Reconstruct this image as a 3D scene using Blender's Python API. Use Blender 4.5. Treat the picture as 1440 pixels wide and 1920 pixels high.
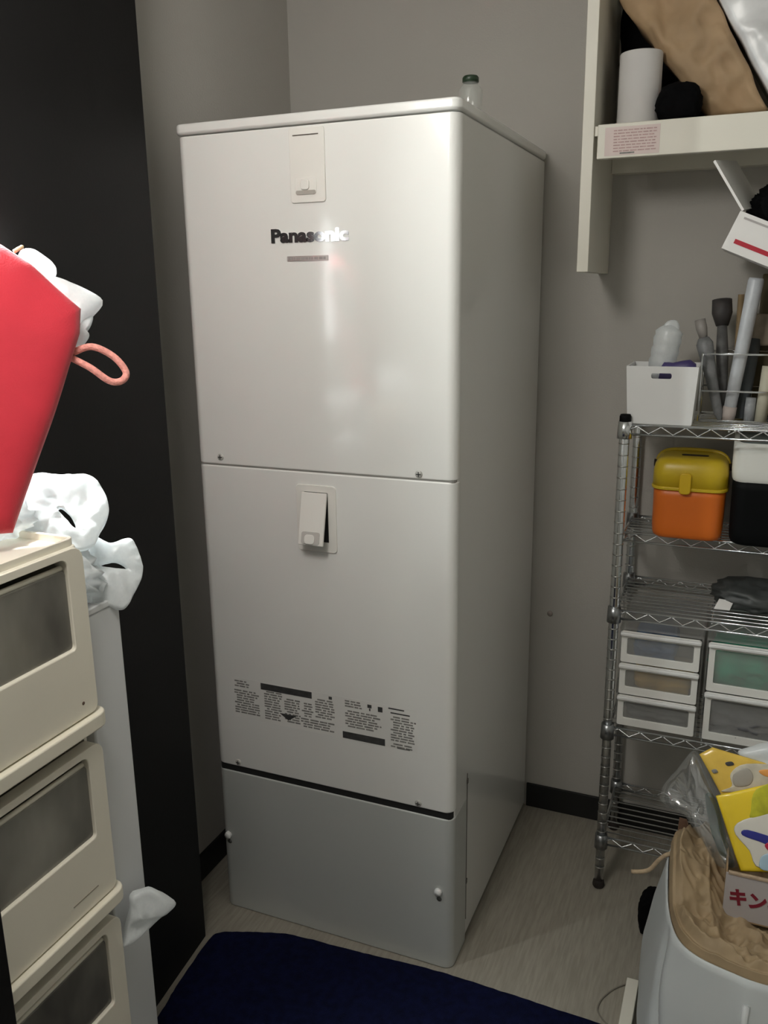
import bpy, bmesh, math, random
from mathutils import Vector, Matrix, noise
for o in list(bpy.data.objects): bpy.data.objects.remove(o)
scene = bpy.context.scene
COL = scene.collection
V = Vector

# ------------------------------------------------------------------ camera
CAM = V((1.11083, -1.57872, 1.51755)); YAW, PIT, ROL, FPX = 0.398868, -0.251626, -0.01259, 1611.65
_cy, _sy, _cp, _sp = math.cos(YAW), math.sin(YAW), math.cos(PIT), math.sin(PIT)
FWD = V((-_sy*_cp, _cy*_cp, _sp)); _rt = V((_cy, _sy, 0)); _up = _rt.cross(FWD)
RT = math.cos(ROL)*_rt + math.sin(ROL)*_up; UP = -math.sin(ROL)*_rt + math.cos(ROL)*_up
cd = bpy.data.cameras.new('camera'); cam = bpy.data.objects.new('camera', cd); COL.objects.link(cam)
cd.sensor_fit = 'VERTICAL'; cd.sensor_height = 32.0; cd.lens = 32.0*FPX/1920.0; cd.clip_start = 0.02
m = Matrix.Identity(4)
for i in range(3):
    m[i][0], m[i][1], m[i][2], m[i][3] = RT[i], UP[i], -FWD[i], CAM[i]
cam.matrix_world = m
scene.camera = cam

def ray(u, v): return FWD + RT*((u-720)/FPX) - UP*((v-960)/FPX)
def at(ax, val, u, v):
    d = ray(u, v); return CAM + d*((val-CAM[ax])/d[ax])
def atp(p0, n, u, v):
    d = ray(u, v); p0 = V(p0); n = V(n); return CAM + d*((p0-CAM).dot(n)/d.dot(n))

# ------------------------------------------------------------------ world, exposure
w = bpy.data.worlds.new('world'); scene.world = w; w.use_nodes = True
w.node_tree.nodes['Background'].inputs[0].default_value = (0.75, 0.8, 0.9, 1)
w.node_tree.nodes['Background'].inputs[1].default_value = 0.05
vs = scene.view_settings
vs.view_transform = 'Standard'; vs.look = 'None'; vs.gamma = 1.0; vs.use_curve_mapping = False
vs.exposure = 0.10
LAMP_POS = V((0.48, -1.06, 2.08)); LAMP_STRENGTH = 27.0
TABLE_LAMP = V((-.175, -1.03, 1.118)); TABLE_LAMP_STRENGTH = 5.0
WALL_LAMP = V((-.05, -.640, 1.74)); WALL_LAMP_STRENGTH = 760.0

# ------------------------------------------------------------------ materials
MATS = {}
def mat(name, col, rough=0.5, metal=0.0, var=0.06, scale=8.0, bump=0.0, bscale=60.0, coat=0.0, spec=0.5, stretch=None, trans=0.0, alpha=1.0, emit=0.0, sheen=0.0):
    if name in MATS: return MATS[name]
    M = bpy.data.materials.new(name); M.use_nodes = True
    nt = M.node_tree; b = nt.nodes['Principled BSDF']; L = nt.links
    tc = nt.nodes.new('ShaderNodeTexCoord'); mp = nt.nodes.new('ShaderNodeMapping')
    L.new(tc.outputs['Object'], mp.inputs[0])
    if stretch: mp.inputs['Scale'].default_value = stretch
    n = nt.nodes.new('ShaderNodeTexNoise'); n.inputs['Scale'].default_value = scale; n.inputs['Detail'].default_value = 4
    L.new(mp.outputs[0], n.inputs['Vector'])
    cr = nt.nodes.new('ShaderNodeValToRGB')
    a = [max(0, c*(1-var)) for c in col]; z = [min(1, c*(1+var)) for c in col]
    cr.color_ramp.elements[0].position = .3; cr.color_ramp.elements[1].position = .7
    cr.color_ramp.elements[0].color = (*a, 1); cr.color_ramp.elements[1].color = (*z, 1)
    L.new(n.outputs['Fac'], cr.inputs[0]); L.new(cr.outputs[0], b.inputs['Base Color'])
    b.inputs['Roughness'].default_value = rough; b.inputs['Metallic'].default_value = metal
    b.inputs['Specular IOR Level'].default_value = spec
    b.inputs['Coat Weight'].default_value = coat; b.inputs['Coat Roughness'].default_value = 0.12
    b.inputs['Transmission Weight'].default_value = trans; b.inputs['Alpha'].default_value = alpha
    if sheen: b.inputs['Sheen Weight'].default_value = sheen
    if emit:
        b.inputs['Emission Color'].default_value = (*col, 1); b.inputs['Emission Strength'].default_value = emit
    if bump:
        n2 = nt.nodes.new('ShaderNodeTexNoise'); n2.inputs['Scale'].default_value = bscale; n2.inputs['Detail'].default_value = 3
        L.new(mp.outputs[0], n2.inputs['Vector'])
        bp = nt.nodes.new('ShaderNodeBump'); bp.inputs['Strength'].default_value = bump; bp.inputs['Distance'].default_value = 0.004
        L.new(n2.outputs['Fac'], bp.inputs['Height']); L.new(bp.outputs[0], b.inputs['Normal'])
    MATS[name] = M
    return M

def film(name, col, rough=0.3, see=0.3, thru=0.5, gloss=0.1):
    """thin plastic film: part see-through, part translucent, part glossy"""
    if name in MATS: return MATS[name]
    M = bpy.data.materials.new(name); M.use_nodes = True
    nt = M.node_tree; L = nt.links; nt.nodes.remove(nt.nodes['Principled BSDF']); out = nt.nodes['Material Output']
    no = nt.nodes.new('ShaderNodeTexNoise'); no.inputs['Scale'].default_value = 25
    cr = nt.nodes.new('ShaderNodeValToRGB')
    cr.color_ramp.elements[0].color = (*[c*.92 for c in col], 1); cr.color_ramp.elements[1].color = (*[min(1, c*1.05) for c in col], 1)
    L.new(no.outputs['Fac'], cr.inputs[0])
    di = nt.nodes.new('ShaderNodeBsdfDiffuse'); tl = nt.nodes.new('ShaderNodeBsdfTranslucent')
    tr = nt.nodes.new('ShaderNodeBsdfTransparent'); gl = nt.nodes.new('ShaderNodeBsdfGlossy'); gl.inputs['Roughness'].default_value = rough
    L.new(cr.outputs[0], di.inputs[0]); L.new(cr.outputs[0], tl.inputs[0])
    def mix(f, a, b):
        x = nt.nodes.new('ShaderNodeMixShader'); x.inputs[0].default_value = f
        L.new(a.outputs[0], x.inputs[1]); L.new(b.outputs[0], x.inputs[2]); return x
    x = mix(see, mix(thru, di, tl), tr)
    x = mix(gloss, x, gl)
    L.new(x.outputs[0], out.inputs[0]); MATS[name] = M
    return M

m_wall = mat('wallpaper', (.47, .45, .415), .85, var=.03, scale=3, bump=.15, bscale=220)
m_ceil = mat('ceiling boards', (.42, .41, .385), .9, var=.05)
m_wall2 = mat('taupe wallpaper', (.14, .135, .125), .85, var=.04)
m_black_wall = mat('black panel', (.007, .0068, .007), .6, spec=.2, var=.15, scale=4, bump=.05, bscale=150)
m_base = mat('black vinyl skirting', (.008, .008, .008), .6, var=.1)
m_tank = mat('white enamel', (.83, .825, .795), .5, var=.012, scale=5, coat=1.0)
m_tank.node_tree.nodes['Principled BSDF'].inputs['Coat IOR'].default_value = 1.65
m_tank_side = m_tank
m_tank_plastic = mat('cream plastic', (.80, .78, .735), .4, var=.02)
m_dark = mat('dark gap', (.01, .01, .01), .8)
m_ink = mat('grey ink', (.05, .05, .05), .6, var=.3, scale=90)
m_ink2 = mat('faded ink', (.22, .215, .2), .6, var=.35, scale=120)
m_chrome = mat('chrome', (.75, .77, .78), .2, 1.0, var=.04)
m_letter = mat('polished badge metal', (.62, .62, .63), .12, 1.0, var=.03)
m_screw = mat('screw metal', (.45, .44, .42), .35, 1.0, var=.1)
m_screw2 = mat('zinc screw', (.50, .49, .46), .4, .2, var=.1)
m_cab = mat('cream laminate', (.74, .71, .62), .45, var=.02, scale=3)
m_ivory = mat('ivory plastic', (.84, .79, .67), .42, var=.04, scale=5)
m_ivory2 = mat('ivory plastic lip', (.85, .80, .67), .42, var=.03, scale=5)
m_smoke = mat('smoked window plastic', (.20, .19, .165), .28, var=.6, scale=7, coat=.2, stretch=(1, 1, .5))
m_greyboard = mat('grey steel', (.70, .71, .715), .5, var=.03, scale=3)
m_white = mat('white plastic', (.80, .80, .79), .4, var=.02)
m_paperw = mat('white paper', (.80, .78, .76), .7, var=.03)
m_kraft = mat('kraft paper', (.37, .25, .14), .7, var=.14, scale=14, bump=.15, bscale=40)
m_kraft2 = mat('pale kraft paper', (.40, .295, .175), .65, var=.14, scale=16, bump=.12, bscale=45)
m_blk = mat('black fabric', (.003, .003, .0035), .9, spec=.08, var=.3, scale=30, bump=.3, bscale=120)
m_blkp = mat('black plastic', (.003, .0035, .004), .6, var=.2, spec=.12)
m_red = mat('red cotton', (.52, .018, .035), .85, var=.08, scale=10, bump=.2, bscale=400, sheen=.2)
m_pink = mat('pink cord', (.80, .33, .28), .8, var=.2, scale=150, bump=.5, bscale=300)
m_orange = mat('orange plastic', (.72, .16, .015), .4, var=.05)
m_yellow = mat('yellow plastic', (.62, .44, .02), .35, var=.06)
m_latch = mat('amber plastic', (.70, .46, .015), .35, var=.05)
m_navy = mat('navy pile', (.0035, .005, .024), .95, var=.35, scale=60, bump=.6, bscale=350, spec=.1)
m_tote = mat('pale blue sheet plastic', (.66, .70, .71), .4, var=.03, scale=5)
m_floor = None
m_glassy = None
m_green = mat('dark green cap', (.012, .03, .012), .4, var=.1)
m_sheet = film('white film', (.93, .965, .985), .3, see=.03, thru=.45, gloss=.05)
m_glassy = film('bottle plastic', (.6, .62, .58), .15, see=.72, thru=.3, gloss=.05)
m_clear = film('clear film', (.75, .78, .78), .07, see=.87, thru=.3, gloss=.22)
m_frost = film('frosted plastic', (.86, .86, .83), .25, see=.74, thru=.5, gloss=.05)
m_frostw = mat('milky plastic', (.86, .85, .81), .4, var=.03)

def floor_mat():
    M = bpy.data.materials.new('vinyl floor'); M.use_nodes = True; nt = M.node_tree; L = nt.links
    b = nt.nodes['Principled BSDF']; tc = nt.nodes.new('ShaderNodeTexCoord'); mp = nt.nodes.new('ShaderNodeMapping')
    mp.inputs['Scale'].default_value = (30, 2.5, 1); L.new(tc.outputs['Object'], mp.inputs[0])
    n = nt.nodes.new('ShaderNodeTexNoise'); n.inputs['Scale'].default_value = 6; n.inputs['Detail'].default_value = 6
    L.new(mp.outputs[0], n.inputs['Vector'])
    cr = nt.nodes.new('ShaderNodeValToRGB')
    cr.color_ramp.elements[0].color = (.28, .255, .21, 1); cr.color_ramp.elements[1].color = (.35, .32, .27, 1)
    cr.color_ramp.elements[0].position = .35; cr.color_ramp.elements[1].position = .65
    L.new(n.outputs['Fac'], cr.inputs[0]); L.new(cr.outputs[0], b.inputs['Base Color'])
    b.inputs['Roughness'].default_value = .42
    return M
m_floor = floor_mat()

# ------------------------------------------------------------------ builders
ORG = {}
def link(name, me, material, parent=None, org=None, smooth=False, bevel=0.0, seg=2):
    """me is in world coordinates; the object is placed relative to its thing's origin"""
    o = bpy.data.objects.new(name, me); COL.objects.link(o)
    if parent is not None:
        g = ORG[parent.name]; o.parent = parent
    else:
        if org is None:
            xs = [v.co for v in me.vertices]
            lo = [min(c[i] for c in xs) for i in range(3)]; hi = [max(c[i] for c in xs) for i in range(3)]
            org = ((lo[0]+hi[0])/2, (lo[1]+hi[1])/2, lo[2])
        g = V(org); o.location = g
    me.transform(Matrix.Translation(-V(g))); ORG[o.name] = V(g)
    me.materials.append(material)
    if bevel:
        md = o.modifiers.new('bevel', 'BEVEL'); md.width = bevel; md.segments = seg; md.limit_method = 'ANGLE'; md.angle_limit = math.radians(40)
        md.harden_normals = True; smooth = True
    if smooth:
        for p in me.polygons: p.use_smooth = True
    return o
def root(name, loc, label, cat, group=None):
    o = bpy.data.objects.new(name, None); COL.objects.link(o); o.location = loc; o.empty_display_size = .05
    ORG[o.name] = V(loc); return tag(o, label, cat, group)
def tag(o, label, cat, group=None):
    o['label'] = label; o['category'] = cat
    if group: o['group'] = group
    return o
def struct(o): o['kind'] = 'structure'; return o
def mesh_of(bm, name='mesh'):
    bmesh.ops.recalc_face_normals(bm, faces=bm.faces)
    me = bpy.data.meshes.new(name); bm.to_mesh(me); bm.free(); return me
def b_box(bm, lo, hi):
    x0, y0, z0 = lo; x1, y1, z1 = hi
    v = [bm.verts.new(c) for c in ((x0,y0,z0),(x1,y0,z0),(x1,y1,z0),(x0,y1,z0),(x0,y0,z1),(x1,y0,z1),(x1,y1,z1),(x0,y1,z1))]
    for f in ((0,3,2,1),(4,5,6,7),(0,1,5,4),(1,2,6,5),(2,3,7,6),(3,0,4,7)): bm.faces.new([v[i] for i in f])
    return v
def box(name, lo, hi, material, parent=None, bevel=0.0, seg=2):
    bm = bmesh.new(); b_box(bm, lo, hi); return link(name, mesh_of(bm, name), material, parent, bevel=bevel, seg=seg)
def b_tube(bm, pts, rad, n=8, closed=False, cap=True):
    pts = [V(p) for p in pts]; N = len(pts); rad = rad if isinstance(rad, (list, tuple)) else [rad]*N
    rings = []; prev = None
    for i, p in enumerate(pts):
        if closed: t = pts[(i+1) % N]-pts[i-1]
        else: t = pts[min(i+1, N-1)]-pts[max(i-1, 0)]
        t.normalize()
        if prev is None:
            a = V((0, 0, 1)) if abs(t.z) < .9 else V((1, 0, 0)); x = t.cross(a).normalized()
        else:
            x = (prev-t*prev.dot(t)).normalized()
        prev = x; y = t.cross(x)
        rings.append([bm.verts.new(p+(x*math.cos(k*2*math.pi/n)+y*math.sin(k*2*math.pi/n))*rad[i]) for k in range(n)])
    for i in range(N if closed else N-1):
        a, b = rings[i], rings[(i+1) % N]
        for k in range(n): bm.faces.new((a[k], a[(k+1) % n], b[(k+1) % n], b[k]))
    if cap and not closed:
        bm.faces.new(rings[0][::-1]); bm.faces.new(rings[-1])
def tube(name, pts, rad, material, parent=None, n=8, closed=False, smooth=True):
    bm = bmesh.new(); b_tube(bm, pts, rad, n, closed); return link(name, mesh_of(bm, name), material, parent, smooth=smooth)
def smooth_path(pts, k=6, closed=False):
    pts = [V(p) for p in pts]; N = len(pts); out = []
    for i in range(N if closed else N-1):
        g = (lambda j: pts[j % N]) if closed else (lambda j: pts[max(0, min(N-1, j))])
        p0, p1, p2, p3 = g(i-1), g(i), g(i+1), g(i+2)
        for s in range(k):
            t = s/k
            out.append(.5*((2*p1)+(p2-p0)*t+(2*p0-5*p1+4*p2-p3)*t*t+(3*p1-p0-3*p2+p3)*t**3))
    if not closed: out.append(pts[-1])
    return out
def rrect(a0, a1, b0, b1, r, k=4):
    """rounded rectangle loop in 2-D; r one radius or four (a0b0, a1b0, a1b1, a0b1)"""
    r = r if isinstance(r, (list, tuple)) else (r,)*4; out = []
    for (cx, cy, s, rr) in ((a0, b0, 180, r[0]), (a1, b0, 270, r[1]), (a1, b1, 0, r[2]), (a0, b1, 90, r[3])):
        ox = cx+rr if cx == a0 else cx-rr; oy = cy+rr if cy == b0 else cy-rr
        for i in range(k+1):
            an = math.radians(s+90*i/k); out.append((ox+rr*math.cos(an), oy+rr*math.sin(an)))
    return out
def b_prism(bm, loop, fmap, d0, d1, inner=None):
    """extrude a 2-D loop from depth d0 to d1 through fmap(a, b, d); inner = hole loop of the same length"""
    A = [bm.verts.new(fmap(a, b, d0)) for a, b in loop]; B = [bm.verts.new(fmap(a, b, d1)) for a, b in loop]; n = len(loop)
    for i in range(n): bm.faces.new((A[i], A[(i+1) % n], B[(i+1) % n], B[i]))
    if inner is None: bm.faces.new(A[::-1]); bm.faces.new(B)
    else:
        C = [bm.verts.new(fmap(a, b, d0)) for a, b in inner]; D = [bm.verts.new(fmap(a, b, d1)) for a, b in inner]
        for i in range(n):
            j = (i+1) % n
            bm.faces.new((C[j], C[i], D[i], D[j])); bm.faces.new((A[j], A[i], C[i], C[j])); bm.faces.new((B[i], B[j], D[j], D[i]))
FX = lambda y, z, x: (x, y, z)      # a loop in the yz plane, depth along x
FY = lambda x, z, y: (x, y, z)      # a loop in the xz plane, depth along y
FZ = lambda x, y, z: (x, y, z)
def prism(name, loop, fmap, d0, d1, material, parent=None, inner=None, bevel=0.0, seg=2, smooth=False):
    bm = bmesh.new(); b_prism(bm, loop, fmap, d0, d1, inner)
    return link(name, mesh_of(bm, name), material, parent, bevel=bevel, seg=seg, smooth=smooth)
def lathe(name, prof, center, axis, material, parent=None, n=20, bump=0.0):
    """prof: list of (radius, distance along axis)"""
    c = V(center); ax = V(axis).normalized(); a = V((0, 0, 1)) if abs(ax.z) < .9 else V((1, 0, 0))
    x = ax.cross(a).normalized(); y = ax.cross(x); bm = bmesh.new(); rings = []
    for r, d in prof:
        rings.append([bm.verts.new(c+ax*d+(x*math.cos(k*2*math.pi/n)+y*math.sin(k*2*math.pi/n))*max(r, 1e-4)) for k in range(n)])
    for i in range(len(rings)-1):
        for k in range(n): bm.faces.new((rings[i][k], rings[i][(k+1) % n], rings[i+1][(k+1) % n], rings[i+1][k]))
    bm.faces.new(rings[0][::-1]); bm.faces.new(rings[-1])
    return link(name, mesh_of(bm, name), material, parent, smooth=True)
def ridged(p, f, s=0):
    q = V(p)*f+V((s*7.3, s*3.1, s*1.7)); return 1-2*abs(noise.noise(q))
def pillow(name, outline, nrm, thick, material, parent=None, seed=0, crumple=0.0, freq=14, n_sub=3, smooth=True, flat=1.0, corner=False):
    """soft packet: a closed outline in a plane, puffed to `thick` along nrm, with crumples"""
    pts = []
    N = len(outline)
    for i in range(N):
        a, b = V(outline[i]), V(outline[(i+1) % N])
        for s in range(n_sub): pts.append(a.lerp(b, s/n_sub))
    if not corner: pts = smooth_path(outline, n_sub, True)
    c = sum(pts, V())/len(pts); nrm = V(nrm).normalized(); bm = bmesh.new()
    prof = [(1, 0), (.97, .45), (.9, .72), (.75, .9), (.5, 1.0*flat), (.25, 1.0*flat)]
    def ring(s, h, side):
        out = []
        for p in pts:
            q = c+(p-c)*s; d = thick/2*h*side
            if crumple: d += crumple*side*(ridged(q, freq, seed+side)-.35)*min(1, h+.15)
            q = q+nrm*d
            if crumple: q += (p-c).normalized()*crumple*.6*noise.noise(q*freq*.7+V((seed, 0, 0)))
            out.append(bm.verts.new(q))
        return out
    n = len(pts); edge = ring(1, 0, 1)
    for side in (1, -1):
        prev = edge
        for s, h in prof[1:]:
            r = ring(s, h, side)
            for k in range(n): bm.faces.new((prev[k], prev[(k+1) % n], r[(k+1) % n], r[k]))
            prev = r
        cv = bm.verts.new(c+nrm*thick/2*side*flat)
        for k in range(n): bm.faces.new((prev[k], prev[(k+1) % n], cv))
    return link(name, mesh_of(bm, name), material, parent, smooth=smooth)
def blob(name, c, size, material, parent=None, seed=0, crumple=.15, freq=2.5, sub=4, box_=0.0, smooth=True, floor=None):
    bm = bmesh.new(); bmesh.ops.create_icosphere(bm, subdivisions=sub, radius=1.0)
    for v in bm.verts:
        d = v.co.normalized(); p = d.copy()
        if box_:
            k = max(abs(p.x), abs(p.y), abs(p.z)); p = p.lerp(p/k*.85, box_)
        h = 1+crumple*(ridged(d, freq, seed)-.3)+crumple*.5*ridged(d, freq*2.3, seed+5)
        q = V((p.x*size[0]*h, p.y*size[1]*h, p.z*size[2]*h))+V(c)
        if floor is not None and q.z < floor: q.z = floor+.0004*noise.noise(q*50)
        v.co = q
    return link(name, mesh_of(bm, name), material, parent, smooth=smooth)
def sheet(name, fn, nu, nv, material, parent=None, thick=.0, smooth=True):
    bm = bmesh.new(); g = [[bm.verts.new(fn(i/nu, j/nv)) for j in range(nv+1)] for i in range(nu+1)]
    for i in range(nu):
        for j in range(nv): bm.faces.new((g[i][j], g[i+1][j], g[i+1][j+1], g[i][j+1]))
    o = link(name, mesh_of(bm, name), material, parent, smooth=smooth)
    if thick:
        md = o.modifiers.new('thickness', 'SOLIDIFY'); md.thickness = thick; md.offset = 0
    return o
def text_mesh(body, size, extrude, fmap, bold=0.0, spacing=1.0, width=None):
    cu = bpy.data.curves.new('lettering', 'FONT'); cu.body = body; cu.size = size; cu.extrude = extrude; cu.offset = bold
    cu.space_character = spacing; cu.resolution_u = 3
    o = bpy.data.objects.new('lettering', cu); COL.objects.link(o); bpy.context.view_layer.update()
    me = bpy.data.meshes.new_from_object(o.evaluated_get(bpy.context.evaluated_depsgraph_get()))
    bpy.data.objects.remove(o)
    xs = [v.co.x for v in me.vertices]; x0 = min(xs); k = (width/(max(xs)-x0)) if width else 1
    for v in me.vertices: v.co = V(fmap((v.co.x-x0)*k, v.co.y, v.co.z))
    me.materials.clear()
    return me

# ------------------------------------------------------------------ the room
YB, XL = .715, -.122            # back wall, left wall
XR, YF, XF, CE = 2.05, -2.6, -1.10, 2.46
struct(box('floor', (XF-.1, YF-.1, -.08), (XR+.1, YB+.1, 0), m_floor))
struct(box('ceiling', (XF-.1, YF-.1, CE), (XR+.1, YB+.1, CE+.08), m_ceil))
wb = struct(box('wall_back', (XL-.1, YB, 0), (XR+.1, YB+.1, CE), m_wall))
struct(box('wall_left', (XL-.1, -.50, 0), (XL, YB, CE), m_wall))
struct(box('wall_recess', (XF, -.52, 0), (XL-.1, -.42, CE), m_wall2))
struct(box('wall_far_left', (XF-.1, YF, 0), (XF, -.42, CE), m_wall2))
struct(box('wall_right', (XR, YF, 0), (XR+.1, YB, CE), mat('pale wallpaper', (.44, .43, .40), .85, var=.04)))
struct(box('wall_front', (XF-.1, YF-.1, 0), (XR+.1, YF, CE), mat('grey wallpaper', (.42, .41, .39), .85, var=.04)))
# the black end panel, very slightly out of square with the wall
bm = bmesh.new(); b_prism(bm, [(-.121, -.118), (.010, -.118), (.0543, -.561), (-.121, -.561)], FZ, 0, CE)
struct(link('wall_partition', mesh_of(bm), m_black_wall, bevel=.002))
struct(box('baseboard_back', (.602, YB-.008, 0), (XR, YB, .076), m_base, bevel=.002))
struct(box('baseboard_left', (XL, -.117, 0), (XL+.008, YB-.009, .076), m_base, bevel=.002))
struct(box('baseboard_right', (XR-.008, YF, 0), (XR, YB-.009, .076), m_base, bevel=.002))
lathe('wall_plug', [(.0, .0), (.008, 0), (.008, .003), (.0, .004)], (.652, YB, .625), (0, -1, 0), mat('plug', (.42, .36, .33), .6), wb, 10)

# ------------------------------------------------------------------ ceiling lamp of the room
def pendant_lamp():
    p = LAMP_POS
    t = root('pendant_lamp', (p.x, p.y, p.z), 'white globe pendant lamp hanging over the drawer tower', 'lamp')
    lathe('globe', [(.002, -.15), (.05, -.141), (.092, -.118), (.124, -.084), (.144, -.043), (.15, 0), (.144, .043), (.124, .084), (.092, .118), (.05, .141), (.02, .149)], p, (0, 0, 1),
          mat('lamp globe', (1.0, .965, .91), .5, var=0, emit=LAMP_STRENGTH), t, 24)
    lathe('socket', [(.0, .149), (.022, .149), (.022, .19), (.010, .205), (.0, .205)], p, (0, 0, 1), m_white, t, 16)
    tube('flex', [(p.x, p.y, p.z+.203), (p.x, p.y, CE-.02)], .003, m_white, t, 6)
    lathe('ceiling_rose', [(.0, 0), (.03, 0), (.045, .012), (.045, .02), (.0, .02)], (p.x, p.y, CE-.02), (0, 0, 1), m_white, t, 20)
pendant_lamp()
def table_lamp():
    p = TABLE_LAMP
    t = root('table_lamp', (p.x, p.y, p.z), 'tall white cylinder table lamp on the black cabinet', 'lamp')
    lathe('base', [(.0, 0), (.055, 0), (.055, .012), (.02, .02), (.0, .02)], p+V((0, 0, .0005)), (0, 0, 1), m_white, t, 24)
    lathe('stem', [(.0, .02), (.009, .02), (.009, .25), (.0, .25)], p, (0, 0, 1), m_white, t, 12)
    lathe('shade', [(.001, .25), (.030, .25), (.032, .255), (.032, .615), (.030, .62), (.001, .62)], p, (0, 0, 1),
          mat('glowing shade', (.95, .975, 1.0), .5, var=0, emit=TABLE_LAMP_STRENGTH), t, 24)
table_lamp()
def wall_lamp():
    p = WALL_LAMP
    t = root('wall_lamp', (p.x, -.52, p.z), 'small white globe wall lamp behind the black panel', 'lamp')
    lathe('globe', [(.002, -.045), (.025, -.037), (.039, -.022), (.045, 0), (.039, .022), (.025, .037), (.012, .044)], p, (0, 0, 1),
          mat('wall lamp globe', (.94, 1.0, .98), .5, var=0, emit=WALL_LAMP_STRENGTH), t, 20)
    lathe('holder', [(.0, .043), (.018, .043), (.018, .085), (.0, .088)], p, (0, 0, 1), m_white, t, 14)
    tube('arm', smooth_path([(p.x, p.y, p.z+.085), (p.x, p.y+.015, p.z+.115), (p.x, p.y+.045, p.z+.115), (p.x, -.567, p.z+.08)], 4), .006, m_white, t, 8)
    lathe('wall_plate', [(.0, 0), (.04, 0), (.04, .012), (.0, .016)], (p.x, -.5615, p.z+.08), (0, -1, 0), m_white, t, 18)
wall_lamp()

# ------------------------------------------------------------------ hot water tank
def tank():
    t = root('water_heater_tank', (.3, .35, 0), 'tall white enamelled hot water tank cabinet standing in the corner', 'water heater')
    box('body', (-.0048, .016, .012), (.5988, .704, 1.829), m_tank_side, t, bevel=.006)
    box('plinth', (.012, .03, 0), (.588, .69, .013), m_dark, t)
    def wrap(name, z0, z1, yb, r=.021, mt=m_tank):
        x0 = -.006; lp = [(x0, yb)]
        for i in range(7):
            a = math.radians(180+90*i/6); lp.append((x0+r+r*math.cos(a), r+r*math.sin(a)))
        for i in range(7):
            a = math.radians(270+90*i/6); lp.append((.6-r+r*math.cos(a), r+r*math.sin(a)))
        lp.append((.6, yb))
        return prism(name, lp, FZ, z0, z1, mt, t, bevel=.0035, seg=3)
    up = wrap('upper_front_panel', 1.1515, 1.8265, .03)
    lo = wrap('lower_front_panel', .4060, 1.1485, .03)
    ba = wrap('base_cover', 0.0, .3900, .104, mt=mat('grey enamel', (.52, .535, .515), .5, var=.012, coat=.8))
    prism('panel_gap', rrect(-.002, .596, .003, .1, (.012, .012, .001, .001)), FZ, .388, .408, m_dark, t)
    prism('panel_seam', rrect(-.003, .597, .003, .03, (.012, .012, .001, .001)), FZ, 1.147, 1.153, mat('seam shadow line', (.28, .27, .25), .7), t)
    prism('top_cap', rrect(-.008, .603, -.004, .708, .018), FZ, 1.829, 1.850, m_tank, t, bevel=.006, seg=3)
    # upper service flap, closed
    fl = prism('service_flap', rrect(.257, .333, 1.686, 1.822, .006), FY, -.0035, .004, m_tank_plastic, t, bevel=.0015)
    box('slot', (.266, -.0042, 1.8075), (.321, -.003, 1.8095), mat('slot brown', (.09, .075, .06), .7), fl)
    la = prism('latch', rrect(.268, .315, 1.7005, 1.7335, .008), FY, -.0050, -.003, m_tank_plastic, fl, bevel=.0008)
    prism('latch_recess', rrect(.270, .313, 1.7010, 1.7085, .003), FY, -.0056, -.0046, mat('recess shade', (.40, .37, .33), .6), fl)
    prism('latch_button', rrect(.281, .3, 1.709, 1.729, .006), FY, -.0085, -.004, m_tank_plastic, fl, bevel=.002)
    # lower service flap, hinged open at the bottom
    fr = prism('flap_frame', rrect(.243, .337, .976, 1.122, .008), FY, -.003, .004, m_tank_plastic, t, inner=rrect(.262, .318, .998, 1.107, .002), bevel=.0012)
    box('flap_opening', (.2625, -.0018, .9985), (.3175, .0005, 1.1065), m_dark, t)
    bm = bmesh.new(); an = math.radians(13); ca, sa = math.cos(an), math.sin(an)
    hx = V((0, -.004, 1.1065))
    def fm(a, b, d):   # a along x, b downward from the hinge, d outward
        return (a, hx.y-b*sa-d*ca, hx.z-b*ca-d*sa*-1)
    b_prism(bm, rrect(.260, .319, 0, .112, .002), fm, 0, .006)
    dr = link('open_flap', mesh_of(bm), m_tank_plastic, t, bevel=.0015)
    bm = bmesh.new(); b_prism(bm, rrect(.268, .311, .083, .1095, .005), fm, .0055, .0075)
    link('latch', mesh_of(bm), mat('latch grey', (.52, .50, .47), .5), dr, bevel=.0006)
    bm = bmesh.new(); b_prism(bm, rrect(.276, .300, .089, .1095, .007), fm, .007, .0105)
    link('latch_button', mesh_of(bm), m_tank_plastic, dr, bevel=.002)
    # screws and knobs
    for (x, z) in ((.057, 1.168), (.522, 1.162), (.055, .418), (.519, .417)):
        s = lathe('screw', [(.0, -.001), (.0078, -.001), (.0078, .0008), (.0058, .0022), (.0, .0026)], (x, -.0002, z), (0, -1, 0), m_screw2, t, 14)
        bm = bmesh.new(); b_box(bm, (x-.005, -.0034, z-.0008), (x+.005, -.0026, z+.0008)); b_box(bm, (x-.0008, -.0034, z-.005), (x+.0008, -.0026, z+.005))
        link('cross_slot', mesh_of(bm), m_dark, s)
    for (x, z) in ((.014, .208), (.567, .203)):
        k = lathe('knob', [(.0, -.002), (.009, -.002), (.009, .004), (.0075, .008), (.0, .009)], (x, -.0002, z), (0, -1, 0), m_white, t, 14)
        lathe('keyhole', [(.0, -.001), (.006, -.001), (.006, .0006), (.0, .0008)], (x+.002, 0, z-.019), (0, -1, 0), mat('keyhole shade', (.12, .12, .115), .6), t, 12)
    # seam of the base cover on the right side, with its fixing tabs
    box('side_seam', (.5995, .1035, .06), (.6004, .1055, .45), mat('side seam grey', (.10, .095, .085), .7), t)
    for z in (.165, .43): box('fixing_tab', (.5995, .101, z-.006), (.602, .109, z+.006), mat('tab grey', (.16, .15, .14), .6), t, bevel=.001)
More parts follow.
